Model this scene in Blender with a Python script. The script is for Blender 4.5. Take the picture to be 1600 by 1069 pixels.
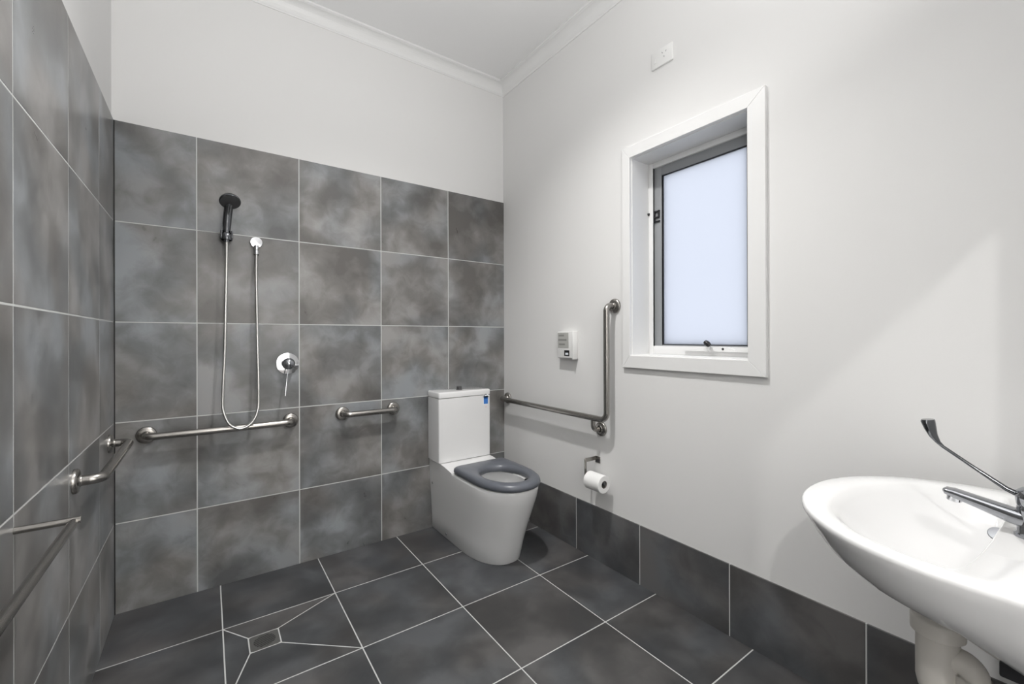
import bpy, bmesh, math, random
from math import sin, cos, pi, radians
from mathutils import Vector, Matrix

random.seed(7)
scene = bpy.context.scene
for o in list(bpy.data.objects):
    bpy.data.objects.remove(o)
COL = scene.collection

# ------------------------------------------------------------------ camera, light, exposure
CAM_LOC = (-1.7555, -2.5862, 1.2305)
yaw, pitch, roll = 0.6146, 0.0007, -0.0027
fwd = Vector((sin(yaw)*cos(pitch), cos(yaw)*cos(pitch), sin(pitch)))
rgt0 = Vector((cos(yaw), -sin(yaw), 0)); up0 = rgt0.cross(fwd)
rgt = rgt0*cos(roll) + up0*sin(roll); up = -rgt0*sin(roll) + up0*cos(roll)
cam_data = bpy.data.cameras.new('camera')
cam_data.sensor_width = 36.0
cam_data.lens = 673.76*36.0/1600.0
cam_data.shift_y = -8.363/1600.0
cam_data.clip_start = 0.02
cam = bpy.data.objects.new('camera', cam_data); COL.objects.link(cam)
m = Matrix((rgt, up, -fwd)).transposed().to_4x4(); m.translation = CAM_LOC
cam.matrix_world = m
scene.camera = cam

scene.view_settings.view_transform = 'Standard'
scene.view_settings.look = 'None'
scene.view_settings.gamma = 1.0
scene.view_settings.use_curve_mapping = False
scene.view_settings.exposure = -0.03

scene.cycles.sample_clamp_indirect = 10.0
scene.cycles.use_adaptive_sampling = False
scene.cycles.caustics_reflective = False

world = bpy.data.worlds.new('overcast_sky'); scene.world = world
world.use_nodes = True
bg = world.node_tree.nodes['Background']
bg.inputs['Color'].default_value = (0.869, 0.896, 1.0, 1)
bg.inputs['Strength'].default_value = 2.95

def lamp(name, kind, loc, energy, color=(1, 1, 1), rot=(0, 0, 0), **kw):
    d = bpy.data.lights.new(name, kind); d.energy = energy; d.color = color
    for k, v in kw.items(): setattr(d, k, v)
    o = bpy.data.objects.new(name, d); o.location = loc; o.rotation_euler = rot; COL.objects.link(o)
    return o
LAMP = (-1.03, -1.32, 3.034)
lamp('ceiling_lamp', 'SPOT', LAMP, 165.0, (1.0, 0.985, 0.965), spot_size=radians(130), spot_blend=1.0, shadow_soft_size=0.045)
lamp('hallway_lamp', 'POINT', (-3.0, -3.52, 2.80), 68.0, (1.0, 0.985, 0.965), shadow_soft_size=0.025)
# added fill lamp near the doorway, aimed up to brighten ceiling and upper walls
lamp('ceiling_fill', 'AREA', (-1.45, -2.62, 1.75), 27.0, (1.0, 0.99, 0.98), rot=(radians(180-22), 0, 0), shape='DISK', size=0.10, spread=radians(140))
# fill lamp added out of view: its bounce off the hallway wall brightens the room
lamp('hallway_fill', 'AREA', (-1.40, -2.98, 2.80), 185.0, (1.0, 0.985, 0.965), rot=(radians(-58), 0, 0), shape='RECTANGLE', size=1.6, size_y=0.10)

# ------------------------------------------------------------------ materials
def mat(name, color, rough=0.5, metal=0.0, coat=0.0, spec=0.5, **kw):
    M = bpy.data.materials.new(name); M.use_nodes = True
    b = M.node_tree.nodes['Principled BSDF']
    b.inputs['Base Color'].default_value = (*color, 1)
    b.inputs['Roughness'].default_value = rough
    b.inputs['Metallic'].default_value = metal
    b.inputs['Coat Weight'].default_value = coat
    b.inputs['Specular IOR Level'].default_value = spec
    if 'coat_rough' in kw: b.inputs['Coat Roughness'].default_value = kw['coat_rough']
    return M

def add_bump(M, scale, strength, dist=0.002, detail=2.0, coord='Object'):
    nt = M.node_tree; b = nt.nodes['Principled BSDF']
    tc = nt.nodes.new('ShaderNodeTexCoord'); n = nt.nodes.new('ShaderNodeTexNoise'); bp = nt.nodes.new('ShaderNodeBump')
    n.inputs['Scale'].default_value = scale; n.inputs['Detail'].default_value = detail
    bp.inputs['Strength'].default_value = strength; bp.inputs['Distance'].default_value = dist
    nt.links.new(tc.outputs[coord], n.inputs['Vector']); nt.links.new(n.outputs['Fac'], bp.inputs['Height'])
    nt.links.new(bp.outputs['Normal'], b.inputs['Normal'])

def tile_mat(name, cols, rough):
    """cement-look porcelain: cloudy mottling that differs from tile to tile"""
    M = mat(name, cols[1], rough)
    nt = M.node_tree; b = nt.nodes['Principled BSDF']; L = nt.links
    tc = nt.nodes.new('ShaderNodeTexCoord'); oi = nt.nodes.new('ShaderNodeObjectInfo')
    sc = nt.nodes.new('ShaderNodeMath'); sc.operation = 'MULTIPLY'; sc.inputs[1].default_value = 61.0
    L.new(oi.outputs['Random'], sc.inputs[0])
    cx = nt.nodes.new('ShaderNodeCombineXYZ')
    for i in range(3): L.new(sc.outputs[0], cx.inputs[i])
    ad = nt.nodes.new('ShaderNodeVectorMath'); ad.operation = 'ADD'
    L.new(tc.outputs['Object'], ad.inputs[0]); L.new(cx.outputs[0], ad.inputs[1])
    def noise(s, det, rgh, dis):
        n = nt.nodes.new('ShaderNodeTexNoise')
        n.inputs['Scale'].default_value = s; n.inputs['Detail'].default_value = det
        n.inputs['Roughness'].default_value = rgh; n.inputs['Distortion'].default_value = dis
        L.new(ad.outputs[0], n.inputs['Vector']); return n
    big = noise(4.2, 2.0, 0.45, 0.35); fine = noise(11.0, 5.0, 0.6, 0.6); tint = noise(3.2, 1.0, 0.5, 0.4)
    mx = nt.nodes.new('ShaderNodeMix'); mx.data_type = 'FLOAT'; mx.inputs[0].default_value = 0.30
    L.new(big.outputs['Fac'], mx.inputs[2]); L.new(fine.outputs['Fac'], mx.inputs[3])
    rp = nt.nodes.new('ShaderNodeValToRGB'); e = rp.color_ramp.elements
    e[0].position = 0.37; e[0].color = (*cols[0], 1)
    e[1].position = 0.63; e[1].color = (*cols[2], 1)
    k = rp.color_ramp.elements.new(0.5); k.color = (*cols[1], 1)
    L.new(mx.outputs[0], rp.inputs[0])
    # warm / cool drift
    tr = nt.nodes.new('ShaderNodeValToRGB'); t = tr.color_ramp.elements
    t[0].position = 0.38; t[0].color = (1.035, 1.0, 0.965, 1); t[1].position = 0.62; t[1].color = (0.955, 1.0, 1.035, 1)
    L.new(tint.outputs['Fac'], tr.inputs[0])
    ml = nt.nodes.new('ShaderNodeMix'); ml.data_type = 'RGBA'; ml.blend_type = 'MULTIPLY'; ml.inputs[0].default_value = 1.0
    L.new(rp.outputs[0], ml.inputs[6]); L.new(tr.outputs[0], ml.inputs[7])
    # small tile to tile shade difference
    pr = nt.nodes.new('ShaderNodeMapRange'); pr.inputs[3].default_value = 0.9; pr.inputs[4].default_value = 1.1
    L.new(oi.outputs['Random'], pr.inputs[0])
    m2 = nt.nodes.new('ShaderNodeMix'); m2.data_type = 'RGBA'; m2.blend_type = 'MULTIPLY'; m2.inputs[0].default_value = 1.0
    L.new(ml.outputs[2], m2.inputs[6]); L.new(pr.outputs[0], m2.inputs[7])
    L.new(m2.outputs[2], b.inputs['Base Color'])
    rr = nt.nodes.new('ShaderNodeMapRange'); rr.inputs[3].default_value = rough - .07; rr.inputs[4].default_value = rough + .09
    L.new(fine.outputs['Fac'], rr.inputs[0]); L.new(rr.outputs[0], b.inputs['Roughness'])
    return M

PAINT = mat('wall_paint', (0.765, 0.762, 0.755), 0.75, spec=0.25); add_bump(PAINT, 220, 0.06)
CEIL = mat('ceiling_paint', (0.87, 0.87, 0.87), 0.8, spec=0.2)
TRIMW = mat('gloss_trim_paint', (0.80, 0.80, 0.795), 0.35)
TILE = tile_mat('wall_tile', ((0.118, 0.116, 0.113), (0.188, 0.187, 0.185), (0.300, 0.303, 0.308)), 0.30)
FTILE = tile_mat('floor_tile_darkened', ((0.046, 0.046, 0.048), (0.068, 0.068, 0.070), (0.104, 0.104, 0.106)), 0.42)  # same tile as the skirting; colour darkened to offset strong lamp light on the floor
STILE = tile_mat('skirting_tile_lightened', ((0.062, 0.062, 0.064), (0.092, 0.092, 0.094), (0.138, 0.138, 0.140)), 0.42)  # floor's tile again; colour lightened to make up for weaker lamp light here
GROUT = mat('pale_grout', (0.56, 0.57, 0.56), 0.85); add_bump(GROUT, 400, 0.1)
SILI = mat('dark_silicone', (0.02, 0.02, 0.02), 0.5)
CERAMIC = mat('white_vitreous_china', (0.79, 0.79, 0.79), 0.07, coat=0.3, coat_rough=0.03)
SEATM = mat('grey_seat_plastic', (0.118, 0.127, 0.148), 0.3)
DARKP = mat('black_plastic', (0.012, 0.012, 0.014), 0.4)
GREYP = mat('dark_grey_plastic', (0.06, 0.06, 0.062), 0.4)
STEEL = mat('satin_stainless_steel', (0.37, 0.355, 0.335), 0.25, 1.0); add_bump(STEEL, 300, 0.02, 0.001)
CHROME = mat('chrome', (0.72, 0.73, 0.75), 0.07, 1.0)
TAPM = mat('tap_chrome', (0.38, 0.39, 0.41), 0.09, 1.0)
DCHROME = mat('dark_chrome', (0.15, 0.155, 0.165), 0.12, 1.0)
SCHROME = mat('smoky_chrome', (0.36, 0.37, 0.39), 0.13, 1.0)
HOSE = mat('hose_metal', (0.62, 0.62, 0.60), 0.28, 1.0)
ALU = mat('grey_powder_coat', (0.30, 0.31, 0.32), 0.45)
WHITEP = mat('white_plastic', (0.80, 0.80, 0.79), 0.4)
TRAPM = mat('cream_white_trap_plastic', (0.74, 0.71, 0.66), 0.45)
PANELG = mat('light_grey_panel', (0.44, 0.44, 0.42), 0.5)
PAPER = mat('tissue_paper', (0.86, 0.86, 0.85), 0.9, spec=0.1); add_bump(PAPER, 500, 0.15, 0.001)
CARD = mat('cardboard_core', (0.22, 0.20, 0.18), 0.9)
BLUE = mat('label_blue', (0.045, 0.20, 0.60), 0.4)
NAVY = mat('label_dark_blue', (0.005, 0.07, 0.26), 0.4)
LABELW = mat('label_white', (0.80, 0.84, 0.88), 0.4)
PINK = mat('label_pink', (0.75, 0.60, 0.58), 0.4)
WATER = mat('bowl_water', (0.9, 0.95, 0.95), 0.02)
WATER.node_tree.nodes['Principled BSDF'].inputs['Transmission Weight'].default_value = 1.0
WATER.node_tree.nodes['Principled BSDF'].inputs['IOR'].default_value = 1.33
RED = mat('indicator_red', (0.5, 0.03, 0.03), 0.4)
HALL = mat('hallway_floor', (0.10, 0.095, 0.09), 0.5)

GLASS = bpy.data.materials.new('frosted_glass'); GLASS.use_nodes = True
nt = GLASS.node_tree; nt.nodes.clear()
out = nt.nodes.new('ShaderNodeOutputMaterial'); tr = nt.nodes.new('ShaderNodeBsdfTranslucent'); gl = nt.nodes.new('ShaderNodeBsdfGlossy')
mxs = nt.nodes.new('ShaderNodeMixShader'); lw = nt.nodes.new('ShaderNodeFresnel')
tr.inputs['Color'].default_value = (0.86, 0.88, 0.90, 1); gl.inputs['Roughness'].default_value = 0.25
lw.inputs['IOR'].default_value = 1.45
nt.links.new(lw.outputs[0], mxs.inputs[0]); nt.links.new(tr.outputs[0], mxs.inputs[1]); nt.links.new(gl.outputs[0], mxs.inputs[2])
nt.links.new(mxs.outputs[0], out.inputs['Surface'])

# ------------------------------------------------------------------ mesh helpers
class MB:
    """collects faces for ONE mesh (one part)"""
    def __init__(s): s.v = []; s.f = []; s.sm = []
    def add(s, vs, fs, smooth=False):
        k = len(s.v); s.v += [tuple(p) for p in vs]
        for f in fs: s.f.append([i+k for i in f]); s.sm.append(smooth)
        return s
    def box(s, a, b, bev=0.0, seg=2):
        x0, y0, z0 = [min(p, q) for p, q in zip(a, b)]; x1, y1, z1 = [max(p, q) for p, q in zip(a, b)]
        bm = bmesh.new(); bmesh.ops.create_cube(bm, size=1)
        for v in bm.verts:
            v.co = Vector(((x0+x1)/2+v.co.x*(x1-x0), (y0+y1)/2+v.co.y*(y1-y0), (z0+z1)/2+v.co.z*(z1-z0)))
        if bev > 0: bmesh.ops.bevel(bm, geom=list(bm.edges), offset=bev, segments=seg, profile=0.5, affect='EDGES')
        return s.bm(bm, bev > 0)
    def bm(s, bm, smooth=False, M=None):
        bm.verts.index_update()
        vs = [(M @ v.co if M else v.co) for v in bm.verts]; fs = [[v.index for v in f.verts] for f in bm.faces]
        bm.free(); return s.add(vs, fs, smooth)
    def tube(s, pts, r, n=14, cap=True, closed=False):
        pts = [Vector(p) for p in pts]; N = len(pts)
        rs = r if isinstance(r, (list, tuple)) else [r]*N
        T = []
        for i in range(N):
            a = pts[(i-1) % N] if closed else pts[max(i-1, 0)]; b = pts[(i+1) % N] if closed else pts[min(i+1, N-1)]
            T.append((b-a).normalized())
        ref = Vector((0, 0, 1)) if abs(T[0].z) < .9 else Vector((1, 0, 0))
        nrm = (ref - T[0]*ref.dot(T[0])).normalized(); vs = []
        for i in range(N):
            nrm = (nrm - T[i]*nrm.dot(T[i])).normalized(); bn = T[i].cross(nrm)
            for k in range(n):
                a = 2*pi*k/n; vs.append(pts[i] + (nrm*cos(a) + bn*sin(a))*rs[i])
        fs = []
        for i in range(N if closed else N-1):
            j = (i+1) % N
            for k in range(n):
                l = (k+1) % n; fs.append([i*n+k, i*n+l, j*n+l, j*n+k])
        s.add(vs, fs, True)
        if cap and not closed:
            s.add(vs[:n], [list(range(n))[::-1]]); s.add(vs[-n:], [list(range(n))])
        return s
    def lathe(s, prof, origin, axis, n=32, smooth=True):
        """prof: list of (radius, height along axis)"""
        ax = Vector(axis).normalized(); ref = Vector((0, 0, 1)) if abs(ax.z) < .9 else Vector((1, 0, 0))
        u = (ref - ax*ref.dot(ax)).normalized(); w = ax.cross(u); O = Vector(origin)
        vs = []; 
        for r, h in prof:
            for k in range(n):
                a = 2*pi*k/n; vs.append(O + ax*h + (u*cos(a)+w*sin(a))*max(r, 1e-5))
        fs = []
        for i in range(len(prof)-1):
            for k in range(n):
                l = (k+1) % n; fs.append([i*n+k, i*n+l, (i+1)*n+l, (i+1)*n+k])
        return s.add(vs, fs, smooth)
    def loft(s, rings, smooth=True, cap0=False, cap1=False, closed=False):
        n = len(rings[0]); vs = [p for r in rings for p in r]; fs = []
        R = len(rings)
        for i in range(R if closed else R-1):
            j = (i+1) % R
            for k in range(n):
                l = (k+1) % n; fs.append([i*n+k, i*n+l, j*n+l, j*n+k])
        s.add(vs, fs, smooth)
        if cap0: s.add(rings[0], [list(range(n))[::-1]], smooth)
        if cap1: s.add(rings[-1], [list(range(n))], smooth)
        return s
    def prism(s, poly, axis, a, b):
        """poly of 2-D points extruded along axis 0/1/2 from a to b"""
        def P(p, h):
            q = list(p); q.insert(axis, h); return tuple(q)
        n = len(poly); vs = [P(p, a) for p in poly]+[P(p, b) for p in poly]
        fs = [list(range(n))[::-1], list(range(n, 2*n))]+[[i, (i+1) % n, n+(i+1) % n, n+i] for i in range(n)]
        return s.add(vs, fs)
    def mesh(s, name, off=(0, 0, 0), sharp=40):
        me = bpy.data.meshes.new(name)
        o = Vector(off); me.from_pydata([tuple(Vector(v)-o) for v in s.v], [], s.f)
        bm = bmesh.new(); bm.from_mesh(me)
        bmesh.ops.remove_doubles(bm, verts=bm.verts, dist=1e-6)
        bmesh.ops.recalc_face_normals(bm, faces=bm.faces)
        for f in bm.faces: f.smooth = any(s.sm)
        if any(s.sm):
            for e in bm.edges:
                if len(e.link_faces) == 2 and e.calc_face_angle(0) > radians(sharp): e.smooth = False
        bm.to_mesh(me); bm.free(); return me

def props(o, label=None, cat=None, group=None, kind=None):
    if label: o['label'] = label
    if cat: o['category'] = cat
    if group: o['group'] = group
    if kind: o['kind'] = kind
    return o

def thing(name, loc, label=None, cat=None, group=None, kind=None):
    o = bpy.data.objects.new(name, None); o.empty_display_size = 0.05
    o.location = loc; COL.objects.link(o)
    o['_root'] = list(loc)
    return props(o, label, cat, group, kind)

def root_loc(o):
    while o.parent: o = o.parent
    return Vector(o.location)

def part(name, mb, material, parent, label=None, kind=None, sharp=40):
    """mesh part given in world coordinates, origin on its root"""
    off = root_loc(parent)
    o = bpy.data.objects.new(name, mb.mesh(name, off, sharp)); o.data.materials.append(material)
    o.parent = parent; COL.objects.link(o)
    return props(o, label=label, kind=kind)

def solid(name, mb, material, label=None, cat=None, kind=None, loc=(0, 0, 0), group=None):
    o = bpy.data.objects.new(name, mb.mesh(name, loc)); o.data.materials.append(material)
    o.location = loc; COL.objects.link(o)
    return props(o, label, cat, group, kind)

def arc(c, r, a0, a1, e1, e2, n=8):
    c, e1, e2 = Vector(c), Vector(e1), Vector(e2)
    return [c + e1*r*cos(a0+(a1-a0)*i/n) + e2*r*sin(a0+(a1-a0)*i/n) for i in range(n+1)]

def round_path(pts, r, n=7):
    """polyline with filleted corners"""
    pts = [Vector(p) for p in pts]; outp = [pts[0]]
    for a, b, c in zip(pts, pts[1:], pts[2:]):
        d1 = (a-b).normalized(); d2 = (c-b).normalized()
        ang = d1.angle(d2); t = min(r/math.tan(ang/2), (a-b).length*.49, (c-b).length*.49); rr = t*math.tan(ang/2)
        bis = (d1+d2).normalized(); ctr = b + bis*(rr/sin(ang/2))
        p0 = b+d1*t; p1 = b+d2*t
        v0 = p0-ctr; v1 = p1-ctr; th = v0.angle(v1)
        for i in range(n+1):
            f = i/n
            outp.append(ctr + (v0*sin((1-f)*th)+v1*sin(f*th))/sin(th))
    outp.append(pts[-1]); return outp

def smooth_path(pts, n=12):
    P = [Vector(p) for p in pts]; P = [2*P[0]-P[1]]+P+[2*P[-1]-P[-2]]; o = []
    for i in range(1, len(P)-2):
        for k in range(n):
            t = k/n; a, b, c, d = P[i-1:i+3]
            o.append(0.5*((2*b)+(c-a)*t+(2*a-5*b+4*c-d)*t*t+(3*b-a-3*c+d)*t**3))
    o.append(P[-2]); return o

# ------------------------------------------------------------------ room shell
XL, YF, ZC, TOP = -2.096, -2.75, 3.05, 2.202      # left tile face, front wall, ceiling, top of wall tiles
DX0, DX1, DZ = -1.85, -0.92, 2.04                 # door opening in the front wall
WY0, WY1, WZ0, WZ1 = -1.733, -1.152, 1.136, 2.132 # window opening
T = 0.14
PB, PL = 0.008, XL-0.008                          # paint faces behind the tiled walls
S = dict(kind='structure')

floor = solid('floor', MB().box((PL-T, YF-T, -0.12), (T, T, -0.0007)), GROUT, **S)
ceiling = solid('ceiling', MB().box((PL-T, YF-T, ZC), (T, T, ZC+.1)), CEIL, **S)
wall_back = solid('wall_back', MB().box((PL-T, PB, 0), (T, T, ZC)), PAINT, **S)
wall_left = solid('wall_left', MB().box((PL-T, YF-T, 0), (PL, PB, ZC)), PAINT, **S)
mb = MB()
mb.box((0, YF-T, 0), (T, WY0, ZC)); mb.box((0, WY1, 0), (T, PB, ZC))
mb.box((0, WY0, 0), (T, WY1, WZ0)); mb.box((0, WY0, WZ1), (T, WY1, ZC))
wall_right = solid('wall_right', mb, PAINT, **S)
YO = -2.837
mb = MB()
mb.box((PL, YO, 0), (DX0, YF, ZC)); mb.box((DX1, YO, 0), (0, YF, ZC)); mb.box((DX0, YO, DZ), (DX1, YF, ZC))
wall_front = solid('wall_front', mb, PAINT, **S)
# hallway behind the camera, seen only as the light that comes through the doorway
solid('floor_hallway', MB().box((-4.3, -4.4, -0.12), (0.6, YF-T, -0.0005)), HALL, **S)
solid('ceiling_hallway', MB().box((-4.3, -4.4, 2.9), (0.6, YF-T+.05, 3.0)), CEIL, **S)
mb = MB(); mb.box((-4.3, -4.5, 0), (0.6, -4.4, 2.95)); mb.box((-4.4, -4.5, 0), (-4.3, YO, 2.95)); mb.box((0.6, -4.5, 0), (0.7, YO, 2.95))
mb.box((-4.3, YO, 0), (PL-T, YO+.1, 2.95)); mb.box((T, YO, 0), (0.6, YO+.1, 2.95))
solid('wall_hallway', mb, PAINT, **S)
# door lining
mb = MB()
mb.box((DX0-.02, YO-.01, 0), (DX0+.004, YF+.012, DZ+.004)); mb.box((DX1-.004, YO-.01, 0), (DX1+.02, YF+.012, DZ+.004)); mb.box((DX0, YO-.01, DZ-.004), (DX1, YF+.012, DZ+.02))
solid('door_1', mb, TRIMW, **S)

# cornice: coved plaster moulding, one length per wall
def cornice(name, fn, a, b):
    prof = [(0, -.078), (.004, -.078), (.006, -.072)]
    for i in range(9):
        t = i/8*pi/2
        prof.append((.008+.047*(1-cos(t)), -.070+.056*sin(t)))
    prof += [(.058, -.012), (.064, -.010), (.064, 0), (0, 0)]
    mb = MB()
    r0 = [fn(d, a(d), ZC+h) for d, h in prof]; r1 = [fn(d, b(d), ZC+h) for d, h in prof]
    mb.loft([r0, r1], smooth=False, cap0=True, cap1=True)
    return solid(name, mb, TRIMW, **S)
cornice('trim_1', lambda d, t, z: (t, PB-d, z), lambda d: PL+d, lambda d: -d)
cornice('trim_2', lambda d, t, z: (-d, t, z), lambda d: PB-d, lambda d: YF+d)
cornice('trim_3', lambda d, t, z: (PL+d, t, z), lambda d: YF+d, lambda d: PB-d)
cornice('trim_4', lambda d, t, z: (t, YF+d, z), lambda d: -d, lambda d: PL+d)

# ------------------------------------------------------------------ tiles, each one an object
G = 0.0024           # half a grout joint
def poly_tile(parent, poly, frame, material, depth=0.008, bev=0.0007):
    """one tile from a convex polygon in plane coordinates; frame = (origin, e1, e2, normal)"""
    O, e1, e2, nn = [Vector(x) for x in frame]
    c = Vector((sum(p[0] for p in poly)/len(poly), sum(p[1] for p in poly)/len(poly)))
    def inset(P, d):
        n = len(P); L = []
        area = sum(P[i][0]*P[(i+1) % n][1]-P[(i+1) % n][0]*P[i][1] for i in range(n)); sg = 1 if area > 0 else -1
        for i in range(n):
            a, b = Vector(P[i]), Vector(P[(i+1) % n]); t = (b-a).normalized(); nrm = Vector((-t.y, t.x))*sg
            L.append((a+nrm*d, t))
        res = []
        for i in range(n):
            (p, t), (q, u) = L[i-1], L[i]
            den = t.x*u.y-t.y*u.x
            if abs(den) < 1e-9: res.append(q); continue
            s_ = ((q.x-p.x)*u.y-(q.y-p.y)*u.x)/den
            res.append(p+t*s_)
        return res
    out_ = inset(poly, G); top = inset(poly, G+bev)
    W = lambda p, h: e1*(p.x-c.x)+e2*(p.y-c.y)+nn*h
    n = len(poly)
    mb = MB()
    mb.loft([[W(p, -depth) for p in out_], [W(p, -bev*.6) for p in out_], [W(p, 0) for p in top]], smooth=False, cap0=True, cap1=True)
    o = bpy.data.objects.new('tile', mb.mesh('tile')); o.data.materials.append(material)
    o.location = O + e1*c.x + e2*c.y; o.parent = parent; COL.objects.link(o)
    return o

def rect(a0, a1, b0, b1): return [(a0, b0), (a1, b0), (a1, b1), (a0, b1)]
def lines(first, step, lo, hi):
    r = [lo]; v = first
    while v < hi-0.02:
        if v > lo+0.02: r.append(v)
        v += step
    return r+[hi]
zs = [-G] + [TOP-.45*k for k in (4, 3, 2, 1)] + [TOP+G]

part('grout_bed', MB().box((XL-.006, 0.0006, 0), (-0.0005, PB+.004, TOP)), GROUT, wall_back)
xs = lines(-1.7978, .45, XL+.001, 0+G*.6)
for x0, x1 in zip(xs, xs[1:]):
    for z0, z1 in zip(zs, zs[1:]):
        poly_tile(wall_back, rect(x0, x1, z0, z1), ((0, 0, 0), (1, 0, 0), (0, 0, 1), (0, -1, 0)), TILE)
part('grout_bed', MB().box((XL-.0005, YF, 0), (XL-.012, 0.004, TOP)), GROUT, wall_left)
ys = [-.3136-.45*k for k in range(0, 6)]; ys = [YF]+ys[::-1]+[-0.001+G]
for y0, y1 in zip(ys, ys[1:]):
    for z0, z1 in zip(zs, zs[1:]):
        poly_tile(wall_left, rect(y0, y1, z0, z1), ((XL, 0, 0), (0, 1, 0), (0, 0, 1), (1, 0, 0)), TILE)
# dark silicone in the corner between the tiled walls
part('silicone_joint', MB().prism([(XL-.001, .001), (XL+.0045, .001), (XL-.001, -.0045)], 2, 0, TOP-.001), SILI, wall_left)

DRX0, DRX1, DRY0, DRY1 = -1.6225, -1.5140, -.6230, -.5200
CX0, CX1, CY0, CY1 = -1.7056, -1.2556, -.8457, -.3957
fx = [XL-.003-G, -1.7056, -1.2556, -.8056, -.3556, 0]
fy = [YF-.087+G]+[-.3957-.45*k for k in range(5, -1, -1)]+[0.006+G]
FR = ((0, 0, 0), (1, 0, 0), (0, 1, 0), (0, 0, 1))
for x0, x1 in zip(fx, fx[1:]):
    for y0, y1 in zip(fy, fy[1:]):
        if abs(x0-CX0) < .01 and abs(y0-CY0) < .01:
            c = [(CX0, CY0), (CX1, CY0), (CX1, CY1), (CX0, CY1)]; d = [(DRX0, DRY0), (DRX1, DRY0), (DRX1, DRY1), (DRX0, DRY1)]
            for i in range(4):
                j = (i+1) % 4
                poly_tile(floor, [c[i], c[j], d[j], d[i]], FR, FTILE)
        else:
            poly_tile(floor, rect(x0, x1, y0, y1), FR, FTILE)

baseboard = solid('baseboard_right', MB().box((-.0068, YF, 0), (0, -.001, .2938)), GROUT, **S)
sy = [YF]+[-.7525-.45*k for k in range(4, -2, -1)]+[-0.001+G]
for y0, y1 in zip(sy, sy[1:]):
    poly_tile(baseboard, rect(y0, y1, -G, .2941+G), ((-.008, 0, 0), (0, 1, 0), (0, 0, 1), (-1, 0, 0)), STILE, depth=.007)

# ------------------------------------------------------------------ window
win = thing('window_1', (0, (WY0+WY1)/2, WZ0), **S)
A = 0.054; F = -0.017
oy0, oy1, oz0, oz1 = WY0-A-.014, WY1+A-.007, WZ0-A-.009, WZ1+A+.004
def board(poly):
    mb = MB(); bm = bmesh.new()
    vs = [bm.verts.new((0.0, p[0], p[1])) for p in poly]+[bm.verts.new((F, p[0], p[1])) for p in poly]
    n = len(poly); bm.faces.new(vs[:n]); bm.faces.new(vs[n:])
    for i in range(n): bm.faces.new([vs[i], vs[(i+1) % n], vs[n+(i+1) % n], vs[n+i]])
    bmesh.ops.recalc_face_normals(bm, faces=bm.faces)
    ed = [e for e in bm.edges if all(abs(v.co.x-F) < 1e-6 for v in e.verts)]
    bmesh.ops.bevel(bm, geom=ed, offset=.002, segments=2, profile=.5, affect='EDGES')
    return mb.bm(bm)
part('architrave', board([(oy0, oz1), (oy1, oz1), (WY1, WZ1), (WY0, WZ1)]), TRIMW, win)
part('architrave', board([(oy0, oz0), (WY0, WZ0), (WY1, WZ0), (oy1, oz0)]), TRIMW, win)
part('architrave', board([(oy0, oz0), (oy0, oz1), (WY0, WZ1), (WY0, WZ0)]), TRIMW, win)
part('architrave', board([(oy1, oz0), (WY1, WZ0), (WY1, WZ1), (oy1, oz1)]), TRIMW, win)
RD = 0.130
e = .004
part('reveal', MB().box((0.001, WY0, WZ1), (RD+.05, WY1, WZ1-e)), TRIMW, win)
part('reveal', MB().box((0.001, WY0, WZ0), (RD+.05, WY1, WZ0+e)), TRIMW, win)
part('reveal', MB().box((0.001, WY0, WZ0+e), (RD+.05, WY0+e, WZ1-e)), TRIMW, win)
part('reveal', MB().box((0.001, WY1-e, WZ0+e), (RD+.05, WY1, WZ1-e)), TRIMW, win)
def ring4(y0, y1, z0, z1, w, xa, xb, bev=.002, bottom=None):
    mb = MB(); wb = bottom if bottom else w
    mb.box((xa, y0, z0), (xb, y0+w, z1), bev); mb.box((xa, y1-w, z0), (xb, y1, z1), bev)
    mb.box((xa, y0+w, z1-w), (xb, y1-w, z1), bev); mb.box((xa, y0+w, z0), (xb, y1-w, z0+wb), bev)
    return mb
fy0, fy1, fz0, fz1 = WY0+e, WY1-e, WZ0+e, WZ1-e
ofr = part('outer_frame', ring4(fy0, fy1, fz0, fz1, .028, RD, RD+.06, bottom=.043), TRIMW, win, label='white outer window frame')
s0, s1, t0, t1 = fy0+.028, fy1-.028, fz0+.028, fz1-.028
sash = part('sash', ring4(s0, s1, t0, t1, .045, RD+.010, RD+.055, bottom=.020), ALU, win, label='grey sash of the awning window')
part('gasket', ring4(s0+.045, s1-.045, t0+.020, t1-.045, .004, RD+.016, RD+.05, 0), DARKP, sash)
part('pane', MB().box((RD+.022, s0+.044, t0+.018), (RD+.028, s1-.044, t1-.044)), GLASS, win, label='frosted glass pane')
# winder on the sill, catch on the side
wy = -1.505
mb = MB()
prof = [(-.16, 0), (-.16, .008), (-.085, .009), (-.045, .022), (.03, .022), (.06, .012), (.16, .008), (.16, 0)]
mb.prism([(wy-.02+a, fz0+.022+h) for a, h in prof], 0, RD-.014, RD+.001)
wnd = part('winder', mb, WHITEP, win)
mb = MB(); mb.tube(smooth_path([(RD-.016, wy+.005, fz0+.026), (RD-.032, wy+.004, fz0+.037), (RD-.036, wy-.001, fz0+.055)], 6), [.006]*13, 10)
part('crank_arm', mb, WHITEP, wnd)
mb = MB(); mb.lathe([(0, -.017), (.009, -.014), (.012, -.005), (.012, .006), (.009, .014), (0, .017)], (RD-.038, wy+.004, fz0+.058), (0, .75, .6), 16)
part('crank_knob', mb, DARKP, wnd, label='black crank knob')
mb = MB(); mb.lathe([(0, .002), (.005, .002), (.006, 0), (.006, -.003)], (RD-.0135, wy-.055, fz0+.034), (-1, 0, 0), 14)
part('key_lock', mb, GREYP, wnd)
zk = 1.842
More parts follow.
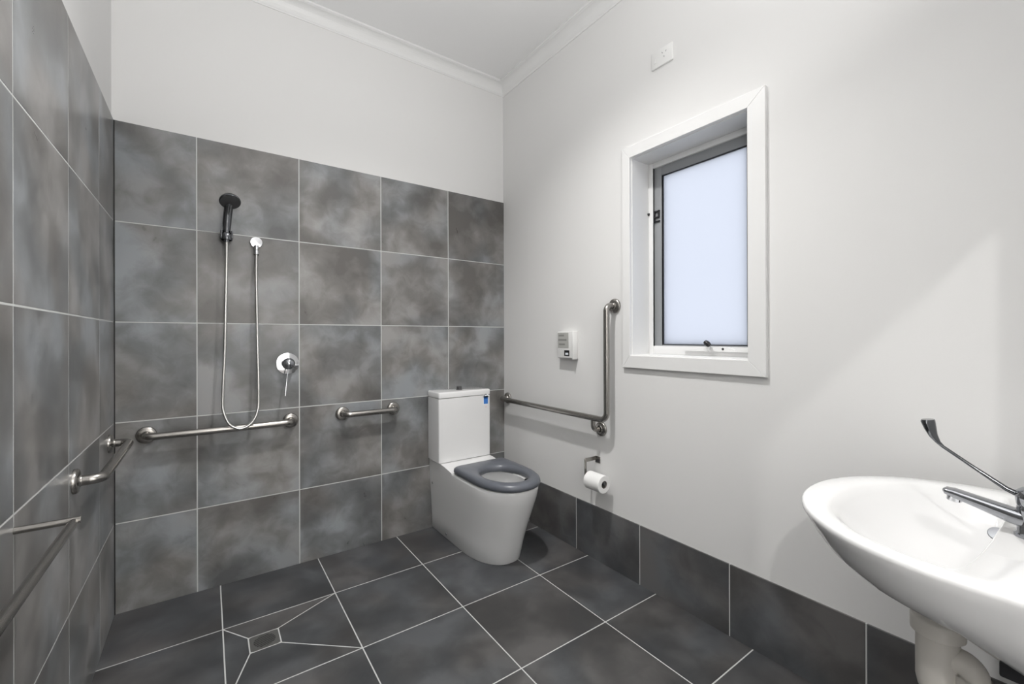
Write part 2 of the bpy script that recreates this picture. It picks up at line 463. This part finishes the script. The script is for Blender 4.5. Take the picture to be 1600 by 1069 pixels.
mb = MB(); y_ = s1-.003
mb.box((RD+.001, y_-.032, zk+.030), (RD+.0105, y_, zk+.037), .001); mb.box((RD+.001, y_-.006, zk-.024), (RD+.0105, y_, zk+.036), .001)
mb.box((RD+.001, y_-.032, zk+.004), (RD+.0105, y_-.025, zk+.036), .001); mb.box((RD+.001, y_-.032, zk-.001), (RD+.0105, y_, zk+.006), .001); mb.box((RD+.003, y_-.034, zk-.022), (RD+.0105, y_, zk-.015), .001)
part('side_catch', mb, DARKP, win, label='black side catch on the sash')
mb = MB(); mb.lathe([(0, .008), (.006, .007), (.008, 0)], (RD-.003, fy1-.001, 1.868), (0, -1, 0), 14)
part('stop_button', mb, DARKP, win, label='black stop button on the frame')

# ------------------------------------------------------------------ toilet
TX = -0.408
def dshape(w, yf, yb, b, n=64, p=2.25, rb=0.0):
    """D outline: straight sides from yb to the start of the rounded nose, nose at yf (n points, starting at front nose, going +x)"""
    yc = yf+b; pts = []
    k1 = n*5//16
    for i in range(k1+1):                        # nose centre -> right side
        t = pi/2*i/k1
        pts.append((TX+w*abs(sin(t))**(2/p), yc-b*abs(cos(t))**(2/p)))
    side = (n-2*(k1+1)+1)//2                      # right side and half the back
    m_ = []
    ns = max(side-3, 1)
    for i in range(1, ns+1): m_.append((TX+w, yc+(yb-rb-yc)*i/ns))
    m_.append((TX+w-rb*.3, yb-rb*.3)); m_.append((TX+w-rb, yb)); m_.append((TX+.03, yb))
    right = pts[1:]+m_
    left = [(2*TX-x, y) for x, y in right][::-1]
    return [pts[0]]+right+left
def at_z(o, z): return [(x, y, z) for x, y in o]
toilet = thing('toilet', (TX, -.40, 0), 'white back-to-wall toilet with square cistern and thick grey seat ring, standing on dark floor tiles', 'toilet')
yb = -.003
outs = [(0.0, .157, -.664, .29), (.006, .160, -.668, .29), (.10, .163, -.692, .285), (.20, .168, -.726, .275), (.30, .174, -.768, .265), (.37, .178, -.795, .26), (.415, .180, -.806, .26), (.427, .1785, -.806, .26), (.431, .174, -.802, .258)]
rings = [at_z(dshape(w, yf, yb, b), z) for z, w, yf, b in outs]
NR = len(rings[0])
# bowl opening: ellipse sampled to match
def bowl(rx, y0, y1, z, squash=1.0):
    yc = (y0+y1)/2; ry = abs(y1-y0)/2; ref = rings[-1]; o = []
    for x, y, _ in ref:
        a = math.atan2((y-yc)/1.25, x-TX); o.append((TX+rx*cos(a), yc+ry*sin(a), z))
    return o
for rx, y0, y1, z in [(.128, -.765, -.385, .431), (.122, -.758, -.392, .424), (.130, -.765, -.383, .40), (.127, -.755, -.39, .34), (.115, -.72, -.40, .28), (.105, -.69, -.41, .265), (.080, -.655, -.43, .235), (.062, -.62, -.45, .18), (.02, -.56, -.50, .15)]:
    rings.append(bowl(rx, y0, y1, z))
pan = part('pan', MB().loft(rings, cap0=True, cap1=True), CERAMIC, toilet, sharp=50)
# raised rear shelf that carries the cistern, sloping down to the seat
CW = .183
mb = MB()
def shelf_ring(x, k): return [(x, -.003, .40), (x, -.003, .449), (x, -.168, .449), (x, -.215, .445), (x, -.27, .437), (x, -.315, .4305), (x, -.315, .40)]
mb.loft([shelf_ring(TX-.1802, 0), shelf_ring(TX-.12, 0), shelf_ring(TX+.12, 0), shelf_ring(TX+.1802, 0)], smooth=True, cap0=True, cap1=True)
part('pan_shelf', mb, CERAMIC, pan)
def rrect(cx, hw, y0, y1, r, z, n=6):
    P = []
    for (ax, ay, a0) in ((cx+hw-r, y0-r, 0), (cx-hw+r, y0-r, pi/2), (cx-hw+r, y1+r, pi), (cx+hw-r, y1+r, 3*pi/2)):
        for i in range(n+1):
            a = a0+pi/2*i/n; P.append((ax+r*cos(a), ay+r*sin(a), z))
    return P
def rr_body(hw, yb_, yf_, r, zz):
    return [rrect(TX, hw-i, yb_-i*.0, yf_+i, max(r-i*.5, .002), z) for z, i in zz]
TXS = TX; TX = TX-.004; CW = .186
cis = part('cistern', MB().loft(rr_body(CW, yb, -.166, .008, [(.4505, .004), (.454, 0), (.80, 0), (.8475, .0005), (.849, .003)]), cap0=True, cap1=True), CERAMIC, toilet)
lid = part('cistern_lid', MB().loft(rr_body(CW+.0005, yb, -.1675, .009, [(.8515, .004), (.853, .0005), (.879, 0), (.8835, .0015), (.8865, .005), (.888, .012)]), cap0=True, cap1=True), CERAMIC, toilet)
mb = MB(); mb.lathe([(.021, 0), (.021, .004), (.0165, .006), (.0165, .019), (.015, .022), (0, .0225)], (TX-.006, -.092, .8875), (0, 0, 1), 24)
part('flush_button', mb, GREYP, lid, label='raised dark grey flush button')
TX = TXS
yl = -.1663
mb = MB(); mb.box((-.2795, yl, .7870), (-.2405, yl-.0006, .8415), 0)
mb.lathe([(0, .0007), (.0195, .0007)], (-.26, yl+.0001, .8415), (0, -1, 0), 24)
lab = part('rating_label', mb, LABELW, cis, label='white sticker with a blue panel')
# blue panel, dark heading band, star arc: flat print on the sticker, one part of the cistern each
part('label_panel', MB().box((-.276, yl-.0006, .7910), (-.2445, yl-.0010, .8235)), BLUE, cis)
part('label_band', MB().box((-.276, yl-.0006, .8235), (-.2445, yl-.0010, .8340)), NAVY, cis)
mb = MB(); mb.tube([(-.26+.014*cos(a), yl-.0008, .8400+.014*sin(a)) for a in [pi*(.35+.6*i/8) for i in range(9)]], .0018, 6)
part('label_arc', mb, GREYP, cis)
part('label_number', MB().box((-.266, yl-.0002, .7680), (-.252, yl-.0006, .7750)), PINK, cis)
# seat ring
so = lambda w, yf, yb_, b: dshape(w, yf, yb_, b, p=2.3, rb=.03)
def si(rx, y0, y1):
    yc = (y0+y1)/2; ry = abs(y1-y0)/2; o = []
    for x, y in so(.182, -.82, -.318, .27):
        a = math.atan2((y-yc)/1.2, x-TX); o.append((TX+rx*cos(a), yc+ry*sin(a)))
    return o
sr = [at_z(so(.172, -.808, -.325, .265), .4335), at_z(so(.179, -.817, -.320, .27), .438), at_z(so(.183, -.822, -.318, .27), .449),
      at_z(so(.180, -.819, -.320, .27), .463), at_z(so(.171, -.809, -.327, .265), .472), at_z(so(.158, -.794, -.338, .255), .4755),
      at_z(si(.138, -.771, -.418), .475), at_z(si(.128, -.760, -.430), .469), at_z(si(.121, -.752, -.438), .457), at_z(si(.122, -.753, -.437), .443), at_z(si(.127, -.757, -.433), .4335)]
seat = part('seat', MB().loft(sr, closed=True), SEATM, toilet, label='thick grey plastic seat ring', sharp=60)
mb = MB(); mb.box((TX-.14, -.300, .438), (TX+.14, -.330, .462), .005); 
part('seat_hinge', mb, SEATM, seat)
for dy in (0, -.035):
    mb = MB(); mb.box((TX+.1, -.665+dy, .421), (TX+.122, -.650+dy, .436), .003); part('buffer', mb, DARKP, seat)
wv = MB(); wv.add([(TX+.078*cos(2*pi*i/32), -.543+.105*sin(2*pi*i/32), .238) for i in range(32)], [list(range(32))])
part('water', wv, WATER, toilet)
for y_, z_ in ((-.035, .30), (-.205, .03)):
    mb = MB(); mb.lathe([(0, .004), (.006, .003), (.008, 0)], (TX-(.1735 if z_ > .2 else .1605), y_, z_), (-1, 0, 0), 14); part('fixing_cap', mb, CHROME, toilet)

# ------------------------------------------------------------------ grab rails
RR = 0.0160
def flange(parent, c, n):
    mb = MB(); mb.lathe([(.0385, 0), (.0385, .007), (.035, .0115), (.027, .0135), (.019, .0145), (.0165, .018), (.0162, .02)], c, n, 32)
    part('flange', mb, STEEL, parent)
def grab_rail(name, pts, base, label, flanges, r=.038, group='stainless grab rails'):
    t = thing(name, base, label, 'grab rail', group)
    part('rail', MB().tube(round_path(pts, r, 8), RR, 18), STEEL, t)
    for c, n in flanges: flange(t, c, n)
    return t
ZB = 0.787; O_ = .066
def back_rail(x0, x1, z, label):
    grab_rail('grab_rail', [(x0, -.004, z), (x0, -O_, z), (x1, -O_, z), (x1, -.004, z)], (x0, 0, z), label, [((x0, 0, z), (0, -1, 0)), ((x1, 0, z), (0, -1, 0))])
back_rail(-1.986, -1.392, .785, 'long stainless grab rail on the grey tiles under the shower hose loop')
back_rail(-1.124, -.826, .794, 'short stainless grab rail on the grey tiles beside the toilet cistern')
z = .785
grab_rail('grab_rail', [(XL+.004, -.125, z), (XL+O_, -.125, z), (XL+O_, -.708, z), (XL+.004, -.708, z)], (XL, -.4, z),
          'stainless grab rail on the tiled side wall, running into the corner at the shower', [((XL, -.125, z), (1, 0, 0)), ((XL, -.708, z), (1, 0, 0))])
z = .795; yv = -1.042
t = grab_rail('grab_rail', [(-.004, -.05, z), (-O_, -.05, z), (-O_, yv, z), (-O_, yv, 1.392), (-.004, yv, 1.392)], (0, -.55, z),
              'L-shaped stainless grab rail on the white wall beside the toilet and window', [((0, -.05, z), (-1, 0, 0)), ((0, yv, 1.392), (-1, 0, 0)), ((0, -.945, .728), (-1, 0, 0))], r=.042)
part('support_arm', MB().tube(round_path([(-.004, -.945, .728), (-O_, -.945, .728), (-O_, -.945, z)], .03, 8), .0125, 14), STEEL, t)

# towel rail on the tiled side wall
tz = .813; tx = XL+.092
tr_ = thing('towel_rail', (XL, -1.6, tz), 'thin straight towel rail on square-ended posts, low on the tiled side wall', 'towel rail')
part('bar', MB().tube([(tx, -1.213, tz), (tx, -1.995, tz)], .0095, 16), STEEL, tr_)
for y_ in (-1.213, -1.995):
    part('post', MB().tube([(XL, y_, tz+.004), (XL+.104, y_, tz+.004)], .0078, 16), STEEL, tr_)

# ------------------------------------------------------------------ shower set
shx = -1.679; hz = 1.733
hs = thing('hand_shower', (shx, 0, hz), 'dark chrome hand shower head in a wall holder above its hanging hose', 'shower head')
mb = MB(); mb.lathe([(.026, 0), (.026, .012), (.022, .016), (.013, .018), (.013, .045)], (shx, 0, hz), (0, -1, 0), 24)
part('wall_holder', mb, DCHROME, hs)
mb = MB()
for s_ in (-1, 1): mb.box((shx+s_*.017, -.082, hz-.022), (shx+s_*.026, -.04, hz+.020), .004)
mb.lathe([(.024, -.026), (.026, -.018), (.025, .0), (.02, .008)], (shx, -.064, hz), (0, 0, 1), 20)
part('cradle', mb, DCHROME, hs)
hd = Vector((shx+.012, -.118, 1.888)); nd = Vector((.05, -.56, -.83)).normalized()
mb = MB(); pth = smooth_path([(shx, -.062, hz-.035), (shx, -.066, hz+.02), (shx+.002, -.074, hz+.07), (shx+.006, -.088, hz+.115), hd-nd*.012], 6)
mb.tube(pth, [.0125+.006*min(1, i/10) for i in range(len(pth))], 16); part('handle', mb, DCHROME, hs)
mb = MB(); mb.lathe([(0, -.024), (.022, -.022), (.036, -.013), (.0435, .0), (.045, .007), (.0435, .011), (.041, .012)], hd, nd, 36)
hdp = part('shower_head', mb, DCHROME, hs)
mb = MB(); mb.lathe([(.041, .012), (.040, .0125), (0, .0145)], hd, nd, 36); part('spray_face', mb, GREYP, hs)
bx_ = -1.5495; bz = 1.722
oe = thing('shower_outlet', (bx_, 0, bz), 'round bright chrome wall elbow where the shower hose starts', 'shower fitting')
mb = MB(); mb.lathe([(.0275, 0), (.0285, .004), (.0285, .012), (.0265, .0145), (0, .016)], (bx_, 0, bz), (0, -1, 0), 32); part('cover_plate', mb, CHROME, oe)
mb = MB(); mb.lathe([(.011, 0), (.011, .014), (.009, .018), (.009, .028), (.012, .029), (.012, .048)], (bx_-.001, -.025, bz-.020), (0, -.15, -1), 18); part('outlet_nut', mb, CHROME, oe)
hose = smooth_path([(shx, -.062, hz-.033), (shx-.001, -.063, 1.60), (shx-.008, -.066, 1.20), (-1.697, -.078, .93), (-1.692, -.088, .868), (-1.672, -.095, .815), (-1.640, -.099, .790),
                    (-1.606, -.099, .790), (-1.575, -.095, .813), (-1.554, -.088, .858), (-1.547, -.078, .93), (-1.549, -.055, 1.20), (-1.553, -.045, 1.50), (bx_-.002, -.033, bz-.062)], 10)
solid('shower_hose', MB().tube(hose, .0066, 10), HOSE, 'thin silver shower hose hanging in a long U loop on the tiles', 'hose', loc=(-1.62, 0, .79))
mx_, mz_ = -1.406, 1.092
mi = thing('shower_mixer', (mx_, 0, mz_), 'round chrome shower mixer with a thin downward lever on the tiled wall', 'shower mixer')
mb = MB(); mb.lathe([(.055, 0), (.0565, .003), (.0555, .006), (.045, .0075), (.030, .0085)], (mx_, 0, mz_), (0, -1, 0), 40); part('cover_plate', mb, CHROME, mi)
mb = MB(); mb.lathe([(.030, .007), (.030, .035), (.031, .045), (.029, .058), (.022, .067), (.011, .072), (0, .073)], (mx_, 0, mz_), (0, -1, 0), 32); cap_ = part('mixer_cap', mb, SCHROME, mi)
mb = MB(); mb.tube([(mx_-.004, -.055, mz_-.022), (mx_-.012, -.070, mz_-.075), (mx_-.022, -.085, mz_-.165)], [.0038, .0032, .0042], 10); part('lever', mb, CHROME, mi)

# floor waste
fdx, fdy = (DRX0+DRX1)/2, (DRY0+DRY1)/2
fd = thing('floor_drain', (fdx, fdy, 0), 'small square floor drain with a round slotted grate in the shower floor', 'drain')
hx, hy, rg = (DRX1-DRX0)/2-G, (DRY1-DRY0)/2-G, .039
sq = []; ci = []; N_ = 40
for i in range(N_):
    a = 2*pi*(i+.5)/N_; c_, s_ = cos(a), sin(a); k = min(hx/abs(c_) if abs(c_) > 1e-6 else 9, hy/abs(s_) if abs(s_) > 1e-6 else 9)
    sq.append((fdx+c_*k, fdy+s_*k)); ci.append((fdx+c_*rg, fdy+s_*rg))
PLATE = mat('drain_plate', (0.13, 0.13, 0.125), 0.45, 0.3)
mb = MB(); mb.loft([at_z(sq, -.0006), at_z(sq, .0004), at_z(ci, .0004), at_z(ci, -.0006)], smooth=False)
part('drain_frame', mb, PLATE, fd)
part('drain_pit', MB().add([(*p, -.0005) for p in ci], [list(range(N_))]), SILI, fd)
for i in range(7):
    o_ = (i-3)*.0108; L_ = math.sqrt(max(rg*rg-o_*o_, 1e-6))-.001; an = radians(16)
    ex, ey = cos(an), sin(an)
    P_ = [(fdx+ex*a-ey*(o_+b), fdy+ey*a+ex*(o_+b)) for a, b in ((-L_, -.0020), (L_, -.0020), (L_, .0020), (-L_, .0020))]
    part('bar', MB().prism(P_, 2, -.0004, .0004), PLATE, fd)

# ------------------------------------------------------------------ fittings on the painted wall
dv = thing('wall_dispenser', (0, -.695, 1.10), 'small white wall box with a grey panel, between toilet cistern and window', 'wall unit')
body = part('case', MB().box((0, -.629, 1.106), (-.041, -.763, 1.262), .004, 3), WHITEP, dv)
part('side_cover', MB().box((-.002, -.756, 1.099), (-.044, -.7655, 1.2645), .003, 2), WHITEP, dv)
pn = part('front_panel', MB().box((-.0405, -.634, 1.165), (-.0425, -.728, 1.255), .0008, 1), PANELG, dv, label='grey front panel')
INK = mat('faded_print', (0.26, 0.26, 0.25), 0.6)
for k, (a, b) in enumerate(((-.643, -.690), (-.640, -.712), (-.646, -.698))):
    zz = 1.243-.026*k
    part('print_line', MB().box((-.0424, a, zz), (-.0428, b, zz-.010)), INK, pn)
dw = part('display_window', MB().box((-.0405, -.690, 1.118), (-.0425, -.734, 1.152), .001, 1), DARKP, dv, label='dark display window')
part('display_sign', MB().box((-.0424, -.701, 1.125), (-.0429, -.726, 1.137)), LABELW, dw)

pw = thing('power_outlet', (0, -1.336, 2.545), 'white power outlet plate high on the white wall above the window', 'power outlet')
plate = part('plate', MB().box((0, -1.281, 2.507), (-.010, -1.396, 2.588), .003, 2), WHITEP, pw)
part('rocker_switch', MB().box((-.0095, -1.296, 2.530), (-.0125, -1.308, 2.552), .001, 1), WHITEP, pw)
for dy, dz, an in ((-.010, .008, .5), (.010, .008, -.5), (0, -.013, 0)):
    c_, s_ = cos(an), sin(an); y0_, z0_ = -1.352+dy, 2.555+dz
    P_ = [(y0_+a*c_-b*s_, z0_+a*s_+b*c_) for a, b in ((-.0011, -.004), (.0011, -.004), (.0011, .004), (-.0011, .004))]
    part('socket_slot', MB().prism(P_, 0, -.0098, -.0104), GREYP, plate)

# toilet roll holder and roll
ry, rz, rx = -.981, .463, -.078
th = thing('toilet_roll_holder', (0, ry, .56), 'bent flat steel toilet roll holder screwed to the white wall', 'roll holder')
part('wall_plate', MB().box((0, -.900, .536), (-.003, -.936, .572), .001, 1), STEEL, th)
mb = MB()
mb.box((-.002, -.900, .549), (-.086, -.9035, .571), .001, 1)
part('bracket_arm', mb, STEEL, th)
mb = MB(); mb.box((-.070, -.898, rz-.008), (-.086, -.9015, .571), .001, 1); part('drop_arm', mb, STEEL, th)
mb = MB(); mb.tube([(rx, -.900, rz), (rx, ry-.056, rz)], .0065, 12); mb.box((rx-.008, ry-.0535, rz-.004), (rx+.008, ry-.0575, rz+.016), .001, 1)
part('spindle', mb, GREYP, th)
rl = thing('toilet_roll', (rx, ry, rz), 'half-used white toilet paper roll hanging on the steel holder', 'toilet paper')
hw_ = .054; Ro, Ri = .046, .020
mb = MB(); mb.lathe([(Ri, -hw_), (Ro-.002, -hw_), (Ro, -hw_+.002), (Ro, hw_-.002), (Ro-.002, hw_), (Ri, hw_)], (rx, ry, rz), (0, 1, 0), 40)
part('paper', mb, PAPER, rl)
mb = MB(); mb.lathe([(Ri, -hw_+.0003), (Ri, hw_-.0003), (Ri-.0015, hw_-.0003), (Ri-.0015, -hw_+.0003), (Ri, -hw_+.0003)], (rx, ry, rz), (0, 1, 0), 32)
part('core', mb, CARD, rl)

# ------------------------------------------------------------------ wash basin
BX, BY, BZ = -.420, -2.440, .832
N_ = 72
def oval(a, b, z, yback=YF+.001, p=2.1, c=(BX, BY)):
    o = []
    for i in range(N_):
        t = 2*pi*i/N_; c_, s_ = cos(t), sin(t)
        x = a*math.copysign(abs(c_)**(2/p), c_)
        if s_ >= 0: y = b*abs(s_)**(2/p)
        else: y = (yback-c[1])*abs(s_)**(2/2.8)*1.0
        y = -abs(y) if s_ < 0 else y
        o.append((c[0]+x, c[1]+y, z))
    return o
basin = thing('wash_basin', (BX, YF, BZ), 'white oval ceramic wall basin below the bright patch on the white wall', 'basin')
A_, B_ = .336, .338
rings = []
for s_, sb, z in [(.10, .10, .662), (.25, .25, .663), (.40, .40, .666), (.54, .56, .673), (.67, .69, .687), (.775, .80, .708), (.86, .875, .737), (.922, .925, .768), (.968, .965, .798), (1.0, 1.0, .819), (.9995, .9995, .8255), (.994, .994, .8305), (.984, .984, BZ)]:
    # the underside rises towards the front and drops towards the wall
    rings.append([(x, y, zz+(.03*max(0, (y-BY)/B_)-.07*min(1, max(0, (BY+.02-y)/.16)))*max(0, .80-zz)/.13) for x, y, zz in oval(A_*s_, B_*sb, z)])
IY = -2.405
def inner(a, b, z, back, p=2.15):
    o = []
    for i in range(N_):
        t = 2*pi*i/N_; c_, s_ = cos(t), sin(t)
        x = a*math.copysign(abs(c_)**(2/p), c_)
        y = b*abs(s_)**(2/p) if s_ >= 0 else -back*abs(s_)**(2/3.2)
        o.append((BX+x, IY+y, z))
    return o
rings += [inner(.292, .252, .8290, .035), inner(.280, .240, .8235, .030), inner(.268, .226, .808, .028), inner(.245, .200, .775, .026), inner(.205, .160, .735, .025), inner(.150, .110, .708, .023), inner(.08, .055, .698, .02), inner(.022, .018, .694, .012)]
part('bowl', MB().loft(rings, cap0=True, cap1=True), CERAMIC, basin, sharp=60)
mb = MB(); mb.lathe([(0, .0025), (.012, .0025), (.021, .002), (.023, 0)], (BX, IY+.004, .6955), (0, 0, 1), 24); part('plug_hole', mb, CHROME, basin)
mb = MB(); mb.lathe([(0, .003), (.009, .003), (.016, .0025), (.018, 0)], (BX+.2215, IY-.006, .7515), (-.7, 0, .7), 20); part('overflow_cover', mb, SCHROME, basin)

tap = thing('basin_tap', (BX, -2.485, BZ), 'chrome lever basin tap with a short spout and long paddle lever', 'tap')
mb = MB(); mb.lathe([(.028, 0), (.028, .006), (.0245, .010), (.0235, .045), (.0245, .058), (.0225, .064)], (BX, -2.485, BZ-.003), (0, 0, 1), 28); part('tap_body', mb, TAPM, tap)
def seg(p, hw_, hh, tilt):  # rounded cross-section of the spout
    o = []; t = Vector((0, cos(tilt), sin(tilt))); n = Vector((0, -sin(tilt), cos(tilt)))
    for i in range(16):
        a = 2*pi*i/16; o.append(Vector(p)+Vector((1, 0, 0))*hw_*math.copysign(abs(cos(a))**.7, cos(a))+n*hh*math.copysign(abs(sin(a))**.7, sin(a)))
    return o
mb = MB(); mb.loft([seg((BX, -2.485, .861), .020, .0165, .25), seg((BX, -2.455, .866), .020, .0155, .25), seg((BX, -2.41, .8775), .018, .012, .25), seg((BX, -2.372, .887), .0165, .0095, .2), seg((BX, -2.359, .889), .0145, .007, .1), seg((BX, -2.355, .8895), .008, .003, 0)], cap0=True, cap1=True)
sp = part('spout', mb, TAPM, tap)
mb = MB(); mb.lathe([(.0125, 0), (.0125, .010), (.010, .012), (0, .012)], (BX, -2.373, .8805), (0, .12, -1), 20); part('aerator', mb, CHROME, sp)
mb = MB(); mb.lathe([(.0225, 0), (.0245, .004), (.0245, .020), (.021, .030), (.012, .036), (0, .037)], (BX, -2.485, .892), (0, .12, 1), 28); cap_ = part('lever_hub', mb, TAPM, tap)
lp = [Vector((BX, -2.468, .908)), Vector((BX, -2.448, .917)), Vector((BX, -2.40, .951)), Vector((BX, -2.355, .984)), Vector((BX, -2.3475, .992)), Vector((BX, -2.3395, 1.006)), Vector((BX, -2.3345, 1.022)), Vector((BX, -2.3305, 1.037)), Vector((BX, -2.3305, 1.041))]
wd = [.0065, .0055, .0045, .0045, .0065, .011, .0155, .0175, .0165]; tk = [.006, .005, .0035, .0032, .0042, .0075, .0105, .0125, .0115]
rg_ = []
for i, p in enumerate(lp):
    a = lp[max(i-1, 0)]; b = lp[min(i+1, len(lp)-1)]; t_ = (b-a).normalized()
    if i >= 7: t_ = Vector((0, .1, 1)).normalized()
    n_ = Vector((1, 0, 0)).cross(t_)
    rg_.append([p+Vector((1, 0, 0))*wd[i]*cos(2*pi*k/12)+n_*tk[i]*sin(2*pi*k/12) for k in range(12)])
part('lever', MB().loft(rg_, cap0=True, cap1=True), DCHROME, tap)
mb = MB(); mb.lathe([(0, .002), (.004, .002), (.005, 0)], (BX-.0247, -2.485, .902), (-1, 0, 0), 12); part('indicator', mb, RED, cap_)

tp = thing('waste_trap', (BX, -2.37, .40), 'cream-white plastic bottle trap hanging under the wall basin', 'pipe trap')
ty = -2.345
mb = MB(); mb.lathe([(.026, .621), (.026, .604), (.043, .600), (.046, .596), (.046, .566), (.036, .560)], (BX, ty, 0), (0, 0, 1), 32); part('collar_nut', mb, TRAPM, tp)
mb = MB(); mb.lathe([(.036, .562), (.037, .558), (.037, .46), (.033, .440), (.020, .425), (0, .42)], (BX, ty, 0), (0, 0, 1), 32); part('trap_body', mb, TRAPM, tp)
mb = MB(); mb.tube(round_path([(BX, ty, .522), (BX, -2.400, .522), (BX, -2.400, .38), (BX, YF+.002, .38)], .020, 8), .0265, 20); part('outlet_pipe', mb, TRAPM, tp)
mb = MB(); mb.lathe([(.0305, 0), (.0305, .02)], (BX, -2.400, .48), (0, 0, 1), 24); part('outlet_nut', mb, TRAPM, tp)
part('support_bracket', MB().box((-.655, -2.463, .650), (-.625, YF+.002, .676), .003, 2), DARKP, basin, label='dark metal support bracket')

# ------------------------------------------------------------------ ceiling light that gives the room its light (above the view)
cl = thing('ceiling_light', (LAMP[0], LAMP[1], ZC), 'round white recessed downlight in the ceiling above the room centre', 'ceiling light')
mb = MB(); mb.lathe([(.055, -.012), (.058, -.018), (.075, -.012), (.082, 0), (.055, 0), (.055, -.012)], (LAMP[0], LAMP[1], ZC), (0, 0, 1), 40)
part('rim', mb, WHITEP, cl)
for o in bpy.data.objects:
    if '_root' in o: del o['_root']
